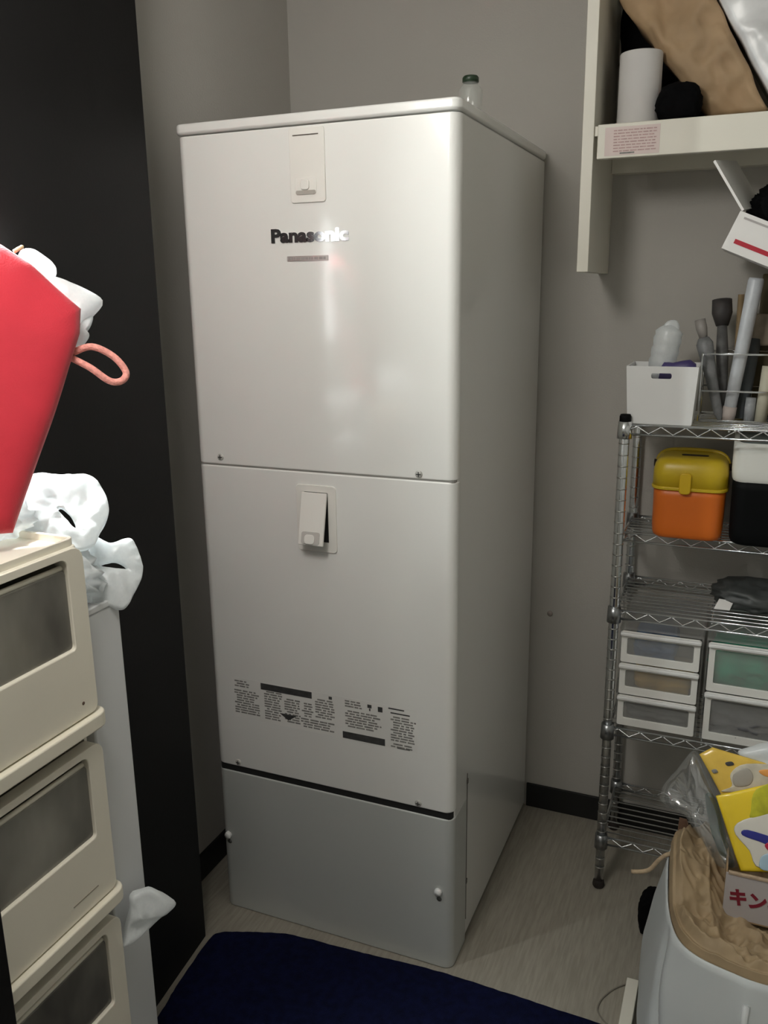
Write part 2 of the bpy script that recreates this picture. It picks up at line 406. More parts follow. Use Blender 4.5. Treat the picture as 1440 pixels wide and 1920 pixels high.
    # badge
    link('badge', text_mesh('Panasonic', .0345, .0006, lambda x, y, z: (.2085+x, -.0012-z, 1.6145+y), bold=.0017, width=.171), m_letter, t)['label'] = 'polished metal maker lettering'
    pl = prism('model_plate', rrect(.243, .334, 1.577, 1.587, .001), FY, -.0012, .001, mat('silver plate', (.52, .50, .48), .35, .6), t)
    rnd = random.Random(4); bm = bmesh.new(); x = .246
    while x < .330:
        wd = rnd.uniform(.003, .009); b_box(bm, (x, -.0016, 1.5795), (x+wd, -.001, 1.5845)); x += wd+rnd.uniform(.001, .003)
    link('model_print', mesh_of(bm), mat('plate print', (.33, .31, .30), .5), pl)['kind'] = 'stuff'
    # printed notice on the lower panel
    rnd = random.Random(11)
    def para(bm, x0, x1, z0, z1, h=.0036, gap=.0062):
        z = z1
        while z > z0+h:
            x = x0+rnd.choice((0, 0, .006))
            xe = x1-rnd.uniform(0, .25)*(x1-x0)
            while x < xe:
                wd = rnd.uniform(.006, .022); b_box(bm, (x, -.00035, z-h), (min(x+wd, xe+.004), .0003, z)); x += wd+rnd.uniform(.0012, .004)
            z -= gap
    lab = prism('notice_label', rrect(.052, .518, .540, .642, .002), FY, -.0002, .0003, mat('notice film', (.78, .77, .74), .45), t)
    bm = bmesh.new()
    for (a, b, c, d) in ((.056, .125, .548, .612), (.058, .098, .618, .636), (.137, .182, .548, .622), (.19, .228, .552, .612), (.235, .262, .575, .61), (.232, .318, .546, .571),
                         (.27, .317, .575, .626), (.345, .432, .566, .612), (.345, .385, .618, .636), (.455, .512, .555, .618), (.455, .512, .543, .553)):
        para(bm, a, b, c, d)
    link('small_print', mesh_of(bm), m_ink2, lab)['kind'] = 'stuff'
    bm = bmesh.new()
    b_box(bm, (.129, -.0006, .6235), (.262, .0003, .6395)); b_box(bm, (.338, -.0006, .5415), (.441, .0003, .558))
    for (a, b, c, d) in ((.305, .313, .63, .637), (.40, .41, .627, .635), (.404, .407, .62, .626), (.425, .436, .622, .634), (.45, .487, .634, .637), (.455, .5, .624, .627), (.47, .5, .542, .5435)):
        b_box(bm, (a, -.0006, c), (b, .0003, d))
    b_prism(bm, [(.176, .572), (.222, .572), (.199, .557)], FY, -.0006, .0003)
    link('bold_print', mesh_of(bm), m_ink, lab)['kind'] = 'stuff'
tank()

# bottle on the tank
def bottle():
    t = root('bottle', (.580, .13, 1.851), 'small clear bottle with dark green cap on top of the tank', 'bottle')
    lathe('bottle_body', [(.0, 0), (.021, 0), (.0225, .004), (.0225, .034), (.018, .040), (.0135, .045), (.0135, .050), (.0, .050)], (.580, .13, 1.8505), (0, 0, 1), m_glassy, t)
    lathe('cap', [(.0, .0), (.0155, 0), (.0155, .008), (.013, .011), (.0, .012)], (.580, .13, 1.8985), (0, 0, 1), m_green, t)
bottle()

# ------------------------------------------------------------------ wall cupboard, open shelf
def cupboard():
    t = root('wall_cupboard', (1.25, .57, 1.553), 'cream laminate open wall cupboard with thick-fronted shelf above the wire rack', 'cupboard')
    box('side_panel', (.741, .418, 1.553), (.766, YB-.001, 2.40), m_cab, t, bevel=.0015)
    box('side_panel', (1.735, .418, 1.553), (1.760, YB-.001, 2.40), m_cab, t, bevel=.0015)
    sh = box('shelf', (.7665, .424, 1.832), (1.7345, YB-.001, 1.852), m_cab, t, bevel=.001)
    box('shelf_front', (.774, .416, 1.785), (1.7345, .436, 1.8535), m_cab, sh, bevel=.002)
    box('shelf_support', (.7665, .68, 1.785), (1.7345, YB-.001, 1.831), m_cab, sh, bevel=.001)
    box('top_panel', (.741, .418, 2.40), (1.760, YB-.001, 2.425), m_cab, t, bevel=.0015)
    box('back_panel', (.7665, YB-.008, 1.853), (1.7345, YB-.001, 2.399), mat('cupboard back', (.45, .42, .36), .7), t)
    st = box('notice_sticker', (.790, .4153, 1.790), (.902, .4162, 1.846), mat('pink sticker', (.72, .60, .57), .6), t)
    rnd = random.Random(3); bm = bmesh.new(); z = 1.84
    while z > 1.797:
        x = .808
        while x < .892:
            wd = rnd.uniform(.004, .014); b_box(bm, (x, .4149, z-.0022), (min(x+wd, .895), .4155, z)); x += wd+.002
        z -= .0058
    link('sticker_print', mesh_of(bm), mat('red print', (.50, .33, .32), .6, var=.2, scale=90), st)['kind'] = 'stuff'
    bm = bmesh.new(); b_box(bm, (.822, .4149, 1.7925), (.852, .4155, 1.7955)); link('sticker_print', mesh_of(bm), m_ink2, st)
cupboard()

# things in the cupboard
def paper_roll():
    bm = bmesh.new(); n = 40; c = V((.845, .50, 1.8538)); H = .148
    prof = [(.043, 0), (.0445, .002), (.0445, H-.002), (.043, H), (.021, H), (.020, H-.002), (.020, .002)]
    rings = [[bm.verts.new(c+V((r*math.cos(k*2*math.pi/n), r*math.sin(k*2*math.pi/n), z))) for k in range(n)] for r, z in prof]
    for i in range(len(rings)):
        a, b = rings[i], rings[(i+1) % len(rings)]
        for k in range(n): bm.faces.new((a[k], a[(k+1) % n], b[(k+1) % n], b[k]))
    tag(link('paper_roll', mesh_of(bm), mat('shaded white paper', (.62, .60, .585), .8, var=.03), smooth=True, bevel=0), 'white paper towel roll standing at the left end of the cupboard shelf', 'paper roll')  # white paper greyed in its colour to stand in for the cupboard shade
paper_roll()
tag(blob('black_pouch', (.930, .475, 1.892), (.046, .036, .040), m_blk, seed=3, crumple=.10, box_=.2, floor=1.854), 'black crumpled fabric pouch between paper roll and brown paper bag', 'pouch')
tag(blob('black_bag', (.905, .668, 2.05), (.132, .030, .21), m_blk, seed=8, crumple=.12, box_=.7, floor=1.854), 'black bag standing behind the white paper roll in the cupboard', 'bag')

def slab_bag(name, corners, thick_vec, material, label, cat, seed, crumple, nu=26, nv=34):
    """a bag as a closed crumpled box between four corners (front face) and the same moved by thick_vec"""
    c = [V(p) for p in corners]; tv = V(thick_vec); bm = bmesh.new()
    def P(u, v, wd):
        p = c[0].lerp(c[1], u).lerp(c[3].lerp(c[2], u), v)+tv*wd
        ed = min(u, 1-u, v, 1-v)
        q = p+tv.normalized()*(-crumple*(ridged(p, 11, seed)+.5*ridged(p, 26, seed+2)))*(1 if wd < .5 else -1)*min(1, ed*6+.3)
        q += (c[1]-c[0]).normalized()*crumple*.5*noise.noise(p*16+V((seed, 3, 1)))
        return q
    F = [[bm.verts.new(P(i/nu, j/nv, 0)) for j in range(nv+1)] for i in range(nu+1)]
    B = [[bm.verts.new(P(i/nu, j/nv, 1)) for j in range(nv+1)] for i in range(nu+1)]
    for i in range(nu):
        for j in range(nv):
            bm.faces.new((F[i][j], F[i+1][j], F[i+1][j+1], F[i][j+1])); bm.faces.new((B[i][j], B[i][j+1], B[i+1][j+1], B[i+1][j]))
    ring = [(i, 0) for i in range(nu)]+[(nu, j) for j in range(nv)]+[(i, nv) for i in range(nu, 0, -1)]+[(0, j) for j in range(nv, 0, -1)]
    for k in range(len(ring)):
        a, b = ring[k], ring[(k+1) % len(ring)]
        bm.faces.new((F[b[0]][b[1]], F[a[0]][a[1]], B[a[0]][a[1]], B[b[0]][b[1]]))
    return tag(link(name, mesh_of(bm), material, smooth=True), label, cat)
slab_bag('paper_bag', [(.987, .53, 1.870), (1.106, .50, 1.870), (.928, .50, 2.20), (.780, .525, 2.13)], (0, .09, 0), m_kraft,
         'brown kraft paper bag leaning across the cupboard shelf', 'paper bag', 2, .018)
slab_bag('plastic_bundle', [(1.122, .47, 1.866), (1.36, .47, 1.866), (1.30, .48, 2.27), (.958, .48, 2.15)], (0, .14, 0), mat('silver white film', (.66, .66, .66), .28, var=.2, scale=14),
         'shiny white plastic-wrapped bundle leaning beside the brown paper bag', 'bundle', 6, .009)

# ------------------------------------------------------------------ wire rack
SH = (1.217, .938, .771, .462, .149)
RX0, RX1, RY0, RY1 = .865, 1.755, .42, .69
def rack():
    t = root('wire_rack', ((RX0+RX1)/2, .555, 0), 'chrome wire shelving rack standing against the back wall', 'rack')
    for x in (RX0, RX1):
        for y in (RY0, RY1):
            po = lathe('post', [(.0, .022), (.0115, .022), (.0115, 1.228), (.009, 1.236), (.0, 1.238)], (x, y, 0), (0, 0, 1), m_chrome, t, 14)
            bm = bmesh.new()
            for k in range(44):
                z = .06+k*.0265
                b_tube(bm, [(x, y, z), (x, y, z+.0025)], .0121, 14)
            link('groove_rings', mesh_of(bm), m_screw, po, smooth=True)['kind'] = 'stuff'
            lathe('foot', [(.0, 0), (.013, 0), (.016, .006), (.014, .018), (.008, .026), (.0, .026)], (x, y, 0.0), (0, 0, 1), mat('rubber foot', (.02, .014, .012), .7), t, 12)
            lathe('post_cap', [(.0, 1.222), (.0132, 1.222), (.0132, 1.236), (.011, 1.241), (.0, 1.2415)], (x, y, 0), (0, 0, 1), m_blkp, t, 12)
    for si, z in enumerate(SH):
        y0 = RY0 if si != 1 else .515
        bm = bmesh.new(); r = .0028
        a, b, c, d = (RX0, y0), (RX1, y0), (RX1, RY1), (RX0, RY1)
        for zz in (z, z-.021):
            for p, q_ in ((a, b), (b, c), (c, d), (d, a)): b_tube(bm, [(*p, zz), (*q_, zz)], r, 6)
        def zig(p, q_, n):
            pts = []
            for k in range(n+1):
                f = k/n; pts.append((p[0]+(q_[0]-p[0])*f, p[1]+(q_[1]-p[1])*f, z-.002 if k % 2 else z-.019))
            b_tube(bm, pts, .0018, 5)
        for p, q_, n in ((a, b, 34), (b, c, 10), (d, c, 34), (a, d, 10)): zig(p, q_, n)
        f = link('shelf_frame', mesh_of(bm), m_chrome, t, smooth=True); f['kind'] = 'stuff'
        bm = bmesh.new(); y = y0+.024
        while y < RY1-.01:
            b_tube(bm, [(RX0, y, z), (RX1, y, z)], .0019, 6); y += .0245
        for xx in (RX0+.22, RX0+.445, RX0+.67): b_tube(bm, [(xx, y0, z-.005), (xx, RY1, z-.005)], .0026, 6)
        link('shelf_wires', mesh_of(bm), m_chrome, f, smooth=True)['kind'] = 'stuff'
        for x in (RX0, RX1):
            for yy in ((RY0, RY1) if si != 1 else (RY1,)):
                lathe('collar', [(.0118, -.031), (.0168, -.031), (.0152, .008), (.0118, .008)], (x, yy, z), (0, 0, 1), m_chrome if si == 0 else mat('steel collar', (.32, .33, .34), .3, 1.0), f, 14)
        if si == 1:
            for x in (RX0, RX1):
                tube('bracket', [(x, RY1, z-.07), (x, y0+.05, z-.025)], .003, m_chrome, f)
rack()

# --- on the top shelf
TZ = SH[0]+.0024
def basket():
    t = root('storage_basket', (.935, .475, TZ), 'white plastic basket with oval handle slot on the rack top', 'basket')
    x0, x1, z1 = .868, 1.006, 1.349
    bm = bmesh.new()
    def fm(a, b, d):   # a -1..1 across, b height 0..1, front wall leaning out
        wx = 1+.11*b; return (.937+a*.069*wx, .43-.008*b+d, TZ+b*(z1-TZ))
    n = 8
    hole = rrect(-.30, .28, .79, .885, .045, 3); outer = rrect(-1, 1, 0, 1, .03, 3)
    b_prism(bm, outer, fm, 0, .003, inner=hole)
    link('front_wall', mesh_of(bm), m_white, t)
    def wall(name, pts):
        bm = bmesh.new(); vs_ = [bm.verts.new(p) for p in pts]
        for f in ((0, 1, 2, 3), (4, 7, 6, 5), (0, 4, 5, 1), (1, 5, 6, 2), (2, 6, 7, 3), (3, 7, 4, 0)): bm.faces.new([vs_[i] for i in f])
        link(name, mesh_of(bm), m_white, t)
    xl0, xl1 = fm(-1, 0, 0)[0], fm(-1, 1, 0)[0]; xr0, xr1 = fm(1, 0, 0)[0], fm(1, 1, 0)[0]
    yb0, yb1, yf0, yf1 = .545, .553, .433, .425; k = .003
    wall('side_wall', [(xl0, yf0, TZ), (xl0, yb0, TZ), (xl1, yb1, z1), (xl1, yf1, z1), (xl0+k, yf0, TZ), (xl0+k, yb0, TZ), (xl1+k, yb1, z1), (xl1+k, yf1, z1)])
    wall('side_wall', [(xr0-k, yf0, TZ), (xr0-k, yb0, TZ), (xr1-k, yb1, z1), (xr1-k, yf1, z1), (xr0, yf0, TZ), (xr0, yb0, TZ), (xr1, yb1, z1), (xr1, yf1, z1)])
    wall('back_wall', [(xl0, yb0, TZ), (xr0, yb0, TZ), (xr1, yb1, z1), (xl1, yb1, z1), (xl0, yb0+k, TZ), (xr0, yb0+k, TZ), (xr1, yb1+k, z1), (xl1, yb1+k, z1)])
    box('floor_plate', (xl0, yf0, TZ), (xr0, yb0, TZ+.003), m_white, t)
basket()
def wrapped_roll():
    t = root('wrapped_roll', (.915, .50, TZ+.0035), 'white plastic-wrapped roll sticking up out of the white basket', 'roll')
    bm = bmesh.new(); a, b = V((.912, .495, 1.2245)), V((.942, .505, 1.436)); N = 26; pts = []; rr = []
    for i in range(N+1):
        f = i/N; pts.append(a.lerp(b, f)); e = min(f, 1-f)*N; rr.append(.030*(min(1, (.35+e*.35)))*(1+.05*math.sin(i*2.1)))
    b_tube(bm, pts, rr, 18); o = link('roll_body', mesh_of(bm), m_sheet, t, smooth=True)
    pillow('film_tail', [(.925, .5, 1.425), (.935, .5, 1.444), (.955, .502, 1.445), (.962, .502, 1.425), (.945, .5, 1.415)], (0, 1, 0), .012, m_sheet, t, crumple=.002)
wrapped_roll()
tag(pillow('purple_packet', [(.928, .47, 1.24), (.998, .47, 1.24), (1.004, .475, 1.352), (.955, .475, 1.353), (.93, .475, 1.345)], (0, 1, 0), .03, mat('purple packet', (.06, .045, .16), .4), crumple=.002),
    'dark purple packet inside the white basket behind its handle slot', 'packet')

def wire_stand():
    t = root('wire_stand', (1.093, .56, TZ), 'chrome wire stand holding umbrellas and rolls on the rack top', 'wire stand')
    x0, x1, y0, y1 = 1.015, 1.172, .50, .622
    for z in (TZ+.004, 1.290, 1.372):
        tube('hoop', [(x0, y0, z), (x1, y0, z), (x1, y1, z), (x0, y1, z)], .0022, m_chrome, t, 6, closed=True)
    for x, y in ((x0, y0), (x1, y0), (x1, y1), (x0, y1)):
        tube('upright', [(x, y, TZ+.002), (x, y, 1.374)], .0024, m_chrome, t, 6)
wire_stand()
def stick(name, a, b, prof, material, label, cat, n=14, tip=None, flute=0.0):
    a, b = V(a), V(b); L_ = (b-a).length; t = root(name, (a.x, a.y, a.z), label, cat)
    bm = bmesh.new(); b_tube(bm, [a.lerp(b, f) for f, r in prof], [r for f, r in prof], n)
    link('shaft', mesh_of(bm), material, t, smooth=True)
    if tip:
        f0, f1, r0, r1, mt, nm = tip
        bm = bmesh.new(); b_tube(bm, [a.lerp(b, f0), a.lerp(b, (f0+f1)/2), a.lerp(b, f1)], [r0, r1*1.05, r1], n); link(nm, mesh_of(bm), mt, t, smooth=True)
    return t
m_umb = mat('grey umbrella cloth', (.20, .205, .21), .5, var=.25, scale=40)
m_umb2 = mat('dark umbrella cloth', (.05, .045, .045), .6, var=.3, scale=40)
stick('umbrella', (1.062, .52, TZ+.002), (1.012, .545, 1.405), [(0, .004), (.03, .006), (.1, .010), (.5, .013), (.8, .017), (.93, .019), (1, .012)], m_umb,
      'furled grey umbrella leaning left in the wire stand', 'umbrella', tip=(1.0, 1.22, .009, .012, mat('grey handle', (.32, .30, .28), .4), 'handle'))
stick('umbrella', (1.066, .56, TZ+.002), (1.048, .60, 1.43), [(0, .004), (.05, .008), (.3, .011), (.7, .014), (1, .011)], mat('mid grey cloth', (.13, .13, .13), .6, var=.3, scale=40),
      'furled dark umbrella with thick dark brown handle in the wire stand', 'umbrella', tip=(1.0, 1.28, .014, .022, m_umb2, 'handle'))
stick('broom_stick', (1.088, .60, TZ+.002), (1.083, .61, 1.50), [(0, .007), (1, .007)], mat('tan wood', (.28, .20, .11), .6, var=.2, scale=30), 'thin tan wooden stick behind the grey tube', 'stick')
stick('poster_tube', (1.078, .53, TZ+.002), (1.112, .535, 1.535), [(0, .012), (.02, .013), (.25, .0145), (.6, .0155), (.98, .017), (1, .015)], mat('pale grey film roll', (.52, .54, .57), .35, var=.15, scale=20),
      'tall pale grey rolled tube leaning right in the wire stand', 'tube', tip=(0, .10, .014, .015, mat('pinkish tape', (.55, .48, .45), .5), 'taped_end'))
stick('paper_tube', (1.105, .56, TZ+.002), (1.120, .60, 1.40), [(0, .013), (.5, .0145), (1, .015)], mat('slate tube', (.10, .115, .125), .5, var=.25), 'short slate grey tube beside the tall pale tube', 'tube')
stick('paper_tube', (1.123, .528, TZ+.002), (1.124, .53, 1.275), [(0, .011), (.5, .012), (1, .011)], mat('grey short tube', (.30, .31, .32), .5, var=.25), 'stubby mid grey tube at the foot of the wire stand', 'tube')
stick('paper_tube', (1.147, .525, TZ+.002), (1.155, .53, 1.345), [(0, .013), (.5, .014), (1, .015)], mat('beige tube', (.50, .47, .37), .55, var=.12), 'short beige paper tube at the right of the wire stand', 'tube')
def carton_stack():
    c = box('cardboard_box', (1.125, .625, TZ), (1.45, .70, 1.545), mat('olive cardboard', (.12, .10, .055), .8, var=.25, scale=20), bevel=.003)
    tag(c, 'tall dark olive cardboard box behind the tubes on the rack top', 'box')
    t = pillow('folded_packet', [(1.112, .60, 1.385), (1.165, .60, 1.385), (1.175, .60, 1.455), (1.118, .60, 1.458)], (0, 1, 0), .02, mat('taupe packet', (.30, .25, .19), .6, var=.3, scale=25), crumple=.002, corner=True)
    tag(t, 'taupe folded packet wedged above the slate tube', 'packet')
    tag(box('storage_crate', (1.182, .48, TZ), (1.40, .615, 1.470), mat('brown carton', (.30, .22, .13), .8, var=.15, scale=12), bevel=.004), 'brown carton standing to the right of the wire stand', 'box')
carton_stack()

# tilted white carton with an open flap and a black furry thing in it
def white_carton():
    yc = .40; t = root('white_carton', (1.22, .45, 1.545), 'white carton with a red stripe and open flap tilted under the cupboard shelf', 'box')
    a = at(1, yc, 1355, 466); b = at(1, yc, 1391, 396)
    up = (b-a).normalized(); along = V((up.z, 0, -up.x))    # downhill to the right
    H = (b-a).length; Wd = .30; D = .20; dv = V((0, D, 0))
    def face(name, p, e1, e2, th, material=m_paperw, par=t):
        bm = bmesh.new(); n = e1.cross(e2).normalized()*th
        q = [p, p+e1, p+e1+e2, p+e2]; vs_ = [bm.verts.new(x) for x in q]+[bm.verts.new(x+n) for x in q]
        for f in ((0, 1, 2, 3), (4, 7, 6, 5), (0, 4, 5, 1), (1, 5, 6, 2), (2, 6, 7, 3), (3, 7, 4, 0)): bm.faces.new([vs_[i] for i in f])
        return link(name, mesh_of(bm), material, par)
    fr = face('front_wall', a, along*Wd, up*H, -.003)
    face('back_wall', a+dv, along*Wd, up*H, .003); face('side_wall', a+V((0, .003, 0)), dv, up*H, -.003); face('side_wall', a+along*Wd+V((0, .003, 0)), dv, up*H, .003)
    face('bottom', a+V((0, .003, 0)), along*Wd, dv, .003)
    c = at(1, yc, 1337, 303)
    fl = face('flap', a+up*H, V((.035, D, .02)), (c-b)*1.0, .005)
    eps = V((0, -.0008, 0))
    face('red_stripe', a+along*.014+up*.017+eps, along*.2, up*.009, .0006, mat('red stripe', (.45, .012, .03), .5), fr)
    face('grey_print', a+along*.010+up*.066+eps, along*.07, up*.004, .0006, mat('grey print', (.42, .39, .38), .6), fr)
    face('grey_print', a+along*.095+up*.035+eps, along*.06, up*.016, .0006, mat('grey print', (.42, .39, .38), .6), fr)
    return a, along, up, H
_a, _al, _upc, _H = white_carton()
_c = _a+_al*.092+_upc*(_H*.85)+V((0, .10, .034))
tag(blob('furry_ball', _c, (.066, .075, .072), m_blk, seed=12, crumple=.16, freq=6, sub=5), 'black furry bundle poking out of the open white carton', 'bundle')

# --- half-depth shelf: orange tub and cooler
SZ = SH[1]+.0024
def rounded_tub(name, x0, x1, y0, y1, z0, z1, r, material, parent, taper=0.0, k=5, crown=0.0):
    bm = bmesh.new(); rings = []; cx, cy = (x0+x1)/2, (y0+y1)/2
    zs = [(z0, .90), (z0+.004, .955), (z0+.012, .985), (z0+.03, 1.0), (z1-.02, 1.0+taper), (z1, 1.0+taper)]
    if crown: zs = [(z0, 1.0), (z0+(z1-z0)*.55, .995), (z0+(z1-z0)*.75, .96), (z0+(z1-z0)*.9, .88), (z0+(z1-z0)*.97, .76), (z1, .55)]
    for z, s in zs: rings.append([bm.verts.new((cx+(a-cx)*s, cy+(b-cy)*s, z)) for a, b in rrect(x0, x1, y0, y1, r, k)])
    n = len(rings[0])
    for i in range(len(rings)-1):
        for j in range(n): bm.faces.new((rings[i][j], rings[i][(j+1) % n], rings[i+1][(j+1) % n], rings[i+1][j]))
    bm.faces.new(rings[0][::-1]); bm.faces.new(rings[-1])
    return link(name, mesh_of(bm), material, parent, smooth=True)
def orange_tub():
    t = root('storage_tub', (1.008, .56, SZ), 'orange plastic tub with a yellow domed lid on the rack', 'tub')
    rounded_tub('tub_body', .929, 1.088, .488, .645, SZ, 1.062, .03, m_orange, t, .01)
    li = rounded_tub('lid', .925, 1.092, .484, .649, 1.0605, 1.134, .032, m_yellow, t, crown=1)
    prism('lid_rim', rrect(.923, 1.094, .482, .651, .033), FZ, 1.058, 1.066, m_yellow, li, bevel=.002)
    prism('latch', rrect(.987, 1.013, 1.052, 1.102, .008), FY, .474, .486, m_latch, li, bevel=.003)
    prism('handle_slot', rrect(.985, 1.045, .53, .545, .006), FZ, 1.128, 1.1355, mat('slot dark brown', (.03, .015, .008), .7), li)
    tube('handle', smooth_path([(.925, .585, 1.100), (.934, .590, 1.125), (.965, .598, 1.136), (1.05, .598, 1.136), (1.082, .590, 1.125), (1.092, .585, 1.100)], 4), .005, m_yellow, li)
    for x in (.9235, 1.0935): lathe('handle_pivot', [(.0, -.004), (.009, -.004), (.009, .004), (.0, .004)], (x, .585, 1.103), (1, 0, 0), mat('dark brown pivot', (.04, .02, .012), .6), li, 12)
orange_tub()
def cooler():
    t = root('cooler_box', (1.205, .56, SZ), 'black cooler box with a white lid next to the orange tub', 'cooler')
    rounded_tub('cooler_body', 1.102, 1.31, .478, .660, SZ, 1.092, .03, m_blkp, t, .012)
    li = rounded_tub('lid', 1.097, 1.316, .473, .665, 1.085, 1.178, .03, mat('white cooler lid', (.80, .80, .75), .4, var=.02), t, .0)
    prism('lid_pad', rrect(1.108, 1.305, .485, .653, .025), FZ, 1.174, 1.190, mat('slate lid pad', (.09, .105, .10), .5), li, bevel=.006)
cooler()

# --- third shelf
CZ = SH[2]+.0024
tag(blob('cloth_bundle', (1.19, .575, .792), (.10, .075, .034), mat('charcoal bag', (.055, .06, .058), .5, var=.3, scale=18), seed=21, crumple=.25, box_=.3, floor=CZ), 'dark grey crumpled plastic bag lying on the third rack shelf', 'bag')
tag(pillow('white_tag', [(1.085, .485, CZ+.006), (1.12, .485, CZ+.006), (1.128, .51, CZ+.022), (1.095, .51, CZ+.024)], (0, -.5, .85), .003, m_paperw, corner=True), 'small white paper tag lying before the dark grey bag', 'tag')

# --- drawer units on the fourth shelf
DZ = SH[3]+.0024
def drawer_unit(x0, x1, zt, n, label):
    t = root('drawer_unit', ((x0+x1)/2, .55, DZ), label, 'drawer unit')
    y0, y1 = .436, .68; k = .004
    ca = bmesh.new()
    b_box(ca, (x0, y0, DZ), (x0+k, y1, zt)); b_box(ca, (x1-k, y0, DZ), (x1, y1, zt)); b_box(ca, (x0, y1-k, DZ), (x1, y1, zt))
    b_box(ca, (x0, y0, zt-k), (x1, y1, zt)); b_box(ca, (x0, y0, DZ), (x1, y1, DZ+k))
    link('case', mesh_of(ca), m_frost, t)
    h = (zt-DZ-.006)/n
    for i in range(n):
        z0 = DZ+.005+i*h; z1 = z0+h-.004
        d = prism('drawer', rrect(x0+.006, x1-.006, z0, z1, .004), FY, y0-.010, y0-.004, m_frostw, t, inner=rrect(x0+.020, x1-.020, z0+.020, z1-.016, .004), bevel=.001)
        box('window', (x0+.019, y0-.0075, z0+.019), (x1-.019, y0-.006, z1-.015), m_frost, d)
        box('handle_ledge', (x0+.004, y0-.020, z1-.010), (x1-.004, y0-.004, z1-.001), m_white, d, bevel=.003)
        bm = bmesh.new(); q = .003
        b_box(bm, (x0+.009, y0-.004, z0), (x0+.009+q, y1-.02, z1-.03)); b_box(bm, (x1-.009-q, y0-.004, z0), (x1-.009, y1-.02, z1-.03)); b_box(bm, (x0+.009, y0-.004, z0), (x1-.009, y1-.02, z0+q))
        link('tray', mesh_of(bm), m_frost, d)
    return DZ+.005, h
xa0, xa1, xb0, xb1 = .879, 1.071, 1.078, 1.275
z0a, ha = drawer_unit(xa0, xa1, .722, 3, 'milky plastic drawer unit with three shallow drawers on the rack')
z0b, hb = drawer_unit(xb0, xb1, .722, 2, 'milky plastic drawer unit with two deep drawers on the rack')
def content(name, x0, x1, z0, h, col, label, cat, seed, cr=.15):
    tag(blob(name, ((x0+x1)/2, .515, z0+.004+h/2), ((x1-x0)/2*1.05, .078, h/2), mat(name+' stuff %d' % seed, col, .6, var=.3, scale=25), seed=seed, crumple=cr, box_=.75, floor=z0+.0035), label, cat)
content('blue_cloth', .91, 1.01, z0a+2*ha, .052, (.08, .16, .32), 'blue cloth in the top drawer of the three-drawer unit', 'cloth', 31)
content('tan_packet', .91, 1.055, z0a+ha, .055, (.52, .33, .07), 'tan packet filling the middle drawer of the three-drawer unit', 'packet', 32, .05)
content('grey_cloth', .90, 1.05, z0a, .05, (.14, .14, .14), 'grey cloth in the bottom drawer of the three-drawer unit', 'cloth', 33)
content('green_cloth', 1.09, 1.265, z0b+hb, .095, (.006, .30, .18), 'teal green cloth in the upper drawer of the two-drawer unit', 'cloth', 34, .2)
content('grey_bundle', 1.095, 1.26, z0b, .07, (.12, .12, .13), 'grey bundle in the lower drawer of the two-drawer unit', 'bundle', 35, .3)

# ------------------------------------------------------------------ floor mat
def mat_rug():
    o = [(.030, -.135), (.045, -.103), (.085, -.085), (.15, -.062), (.212, -.046), (.32, -.040), (.42, -.034), (.52, -.026), (.612, -.023), (.74, -.026), (.87, -.030), (.99, -.035), (1.03, -.055), (1.04, -.10), (1.04, -.5), (1.03, -1.0), (.9, -1.03), (.4, -1.02), (.32, -1.0), (.30, -.95), (.27, -.6), (.225, -.53), (.09, -.525), (.065, -.50), (.056, -.36), (.044, -.285)]
    pts = smooth_path([(x, y, 0) for x, y in o], 8, True); bm = bmesh.new(); rnd = random.Random(1); n = len(pts)
    top = []; mid = []; bot = []; c = V((.5, -.4, 0))
    for p in pts:
        e = 1+.004*noise.noise(p*60)
        q = c+(p-c)*e; bot.append(bm.verts.new((q.x, q.y, .0008))); mid.append(bm.verts.new((q.x, q.y, .009)))
        q = c+(p-c)*(e-.006); top.append(bm.verts.new((q.x, q.y, .0125+.001*noise.noise(p*30))))
    for k in range(n):
        j = (k+1) % n; bm.faces.new((bot[k], bot[j], mid[j], mid[k])); bm.faces.new((mid[k], mid[j], top[j], top[k]))
    bm.faces.new(bot[::-1]); f = bm.faces.new(top)
    bmesh.ops.triangulate(bm, faces=[f])
    tag(link('floor_mat', mesh_of(bm), m_navy, smooth=False), 'navy blue pile mat on the floor in front of the tank', 'mat')
mat_rug()

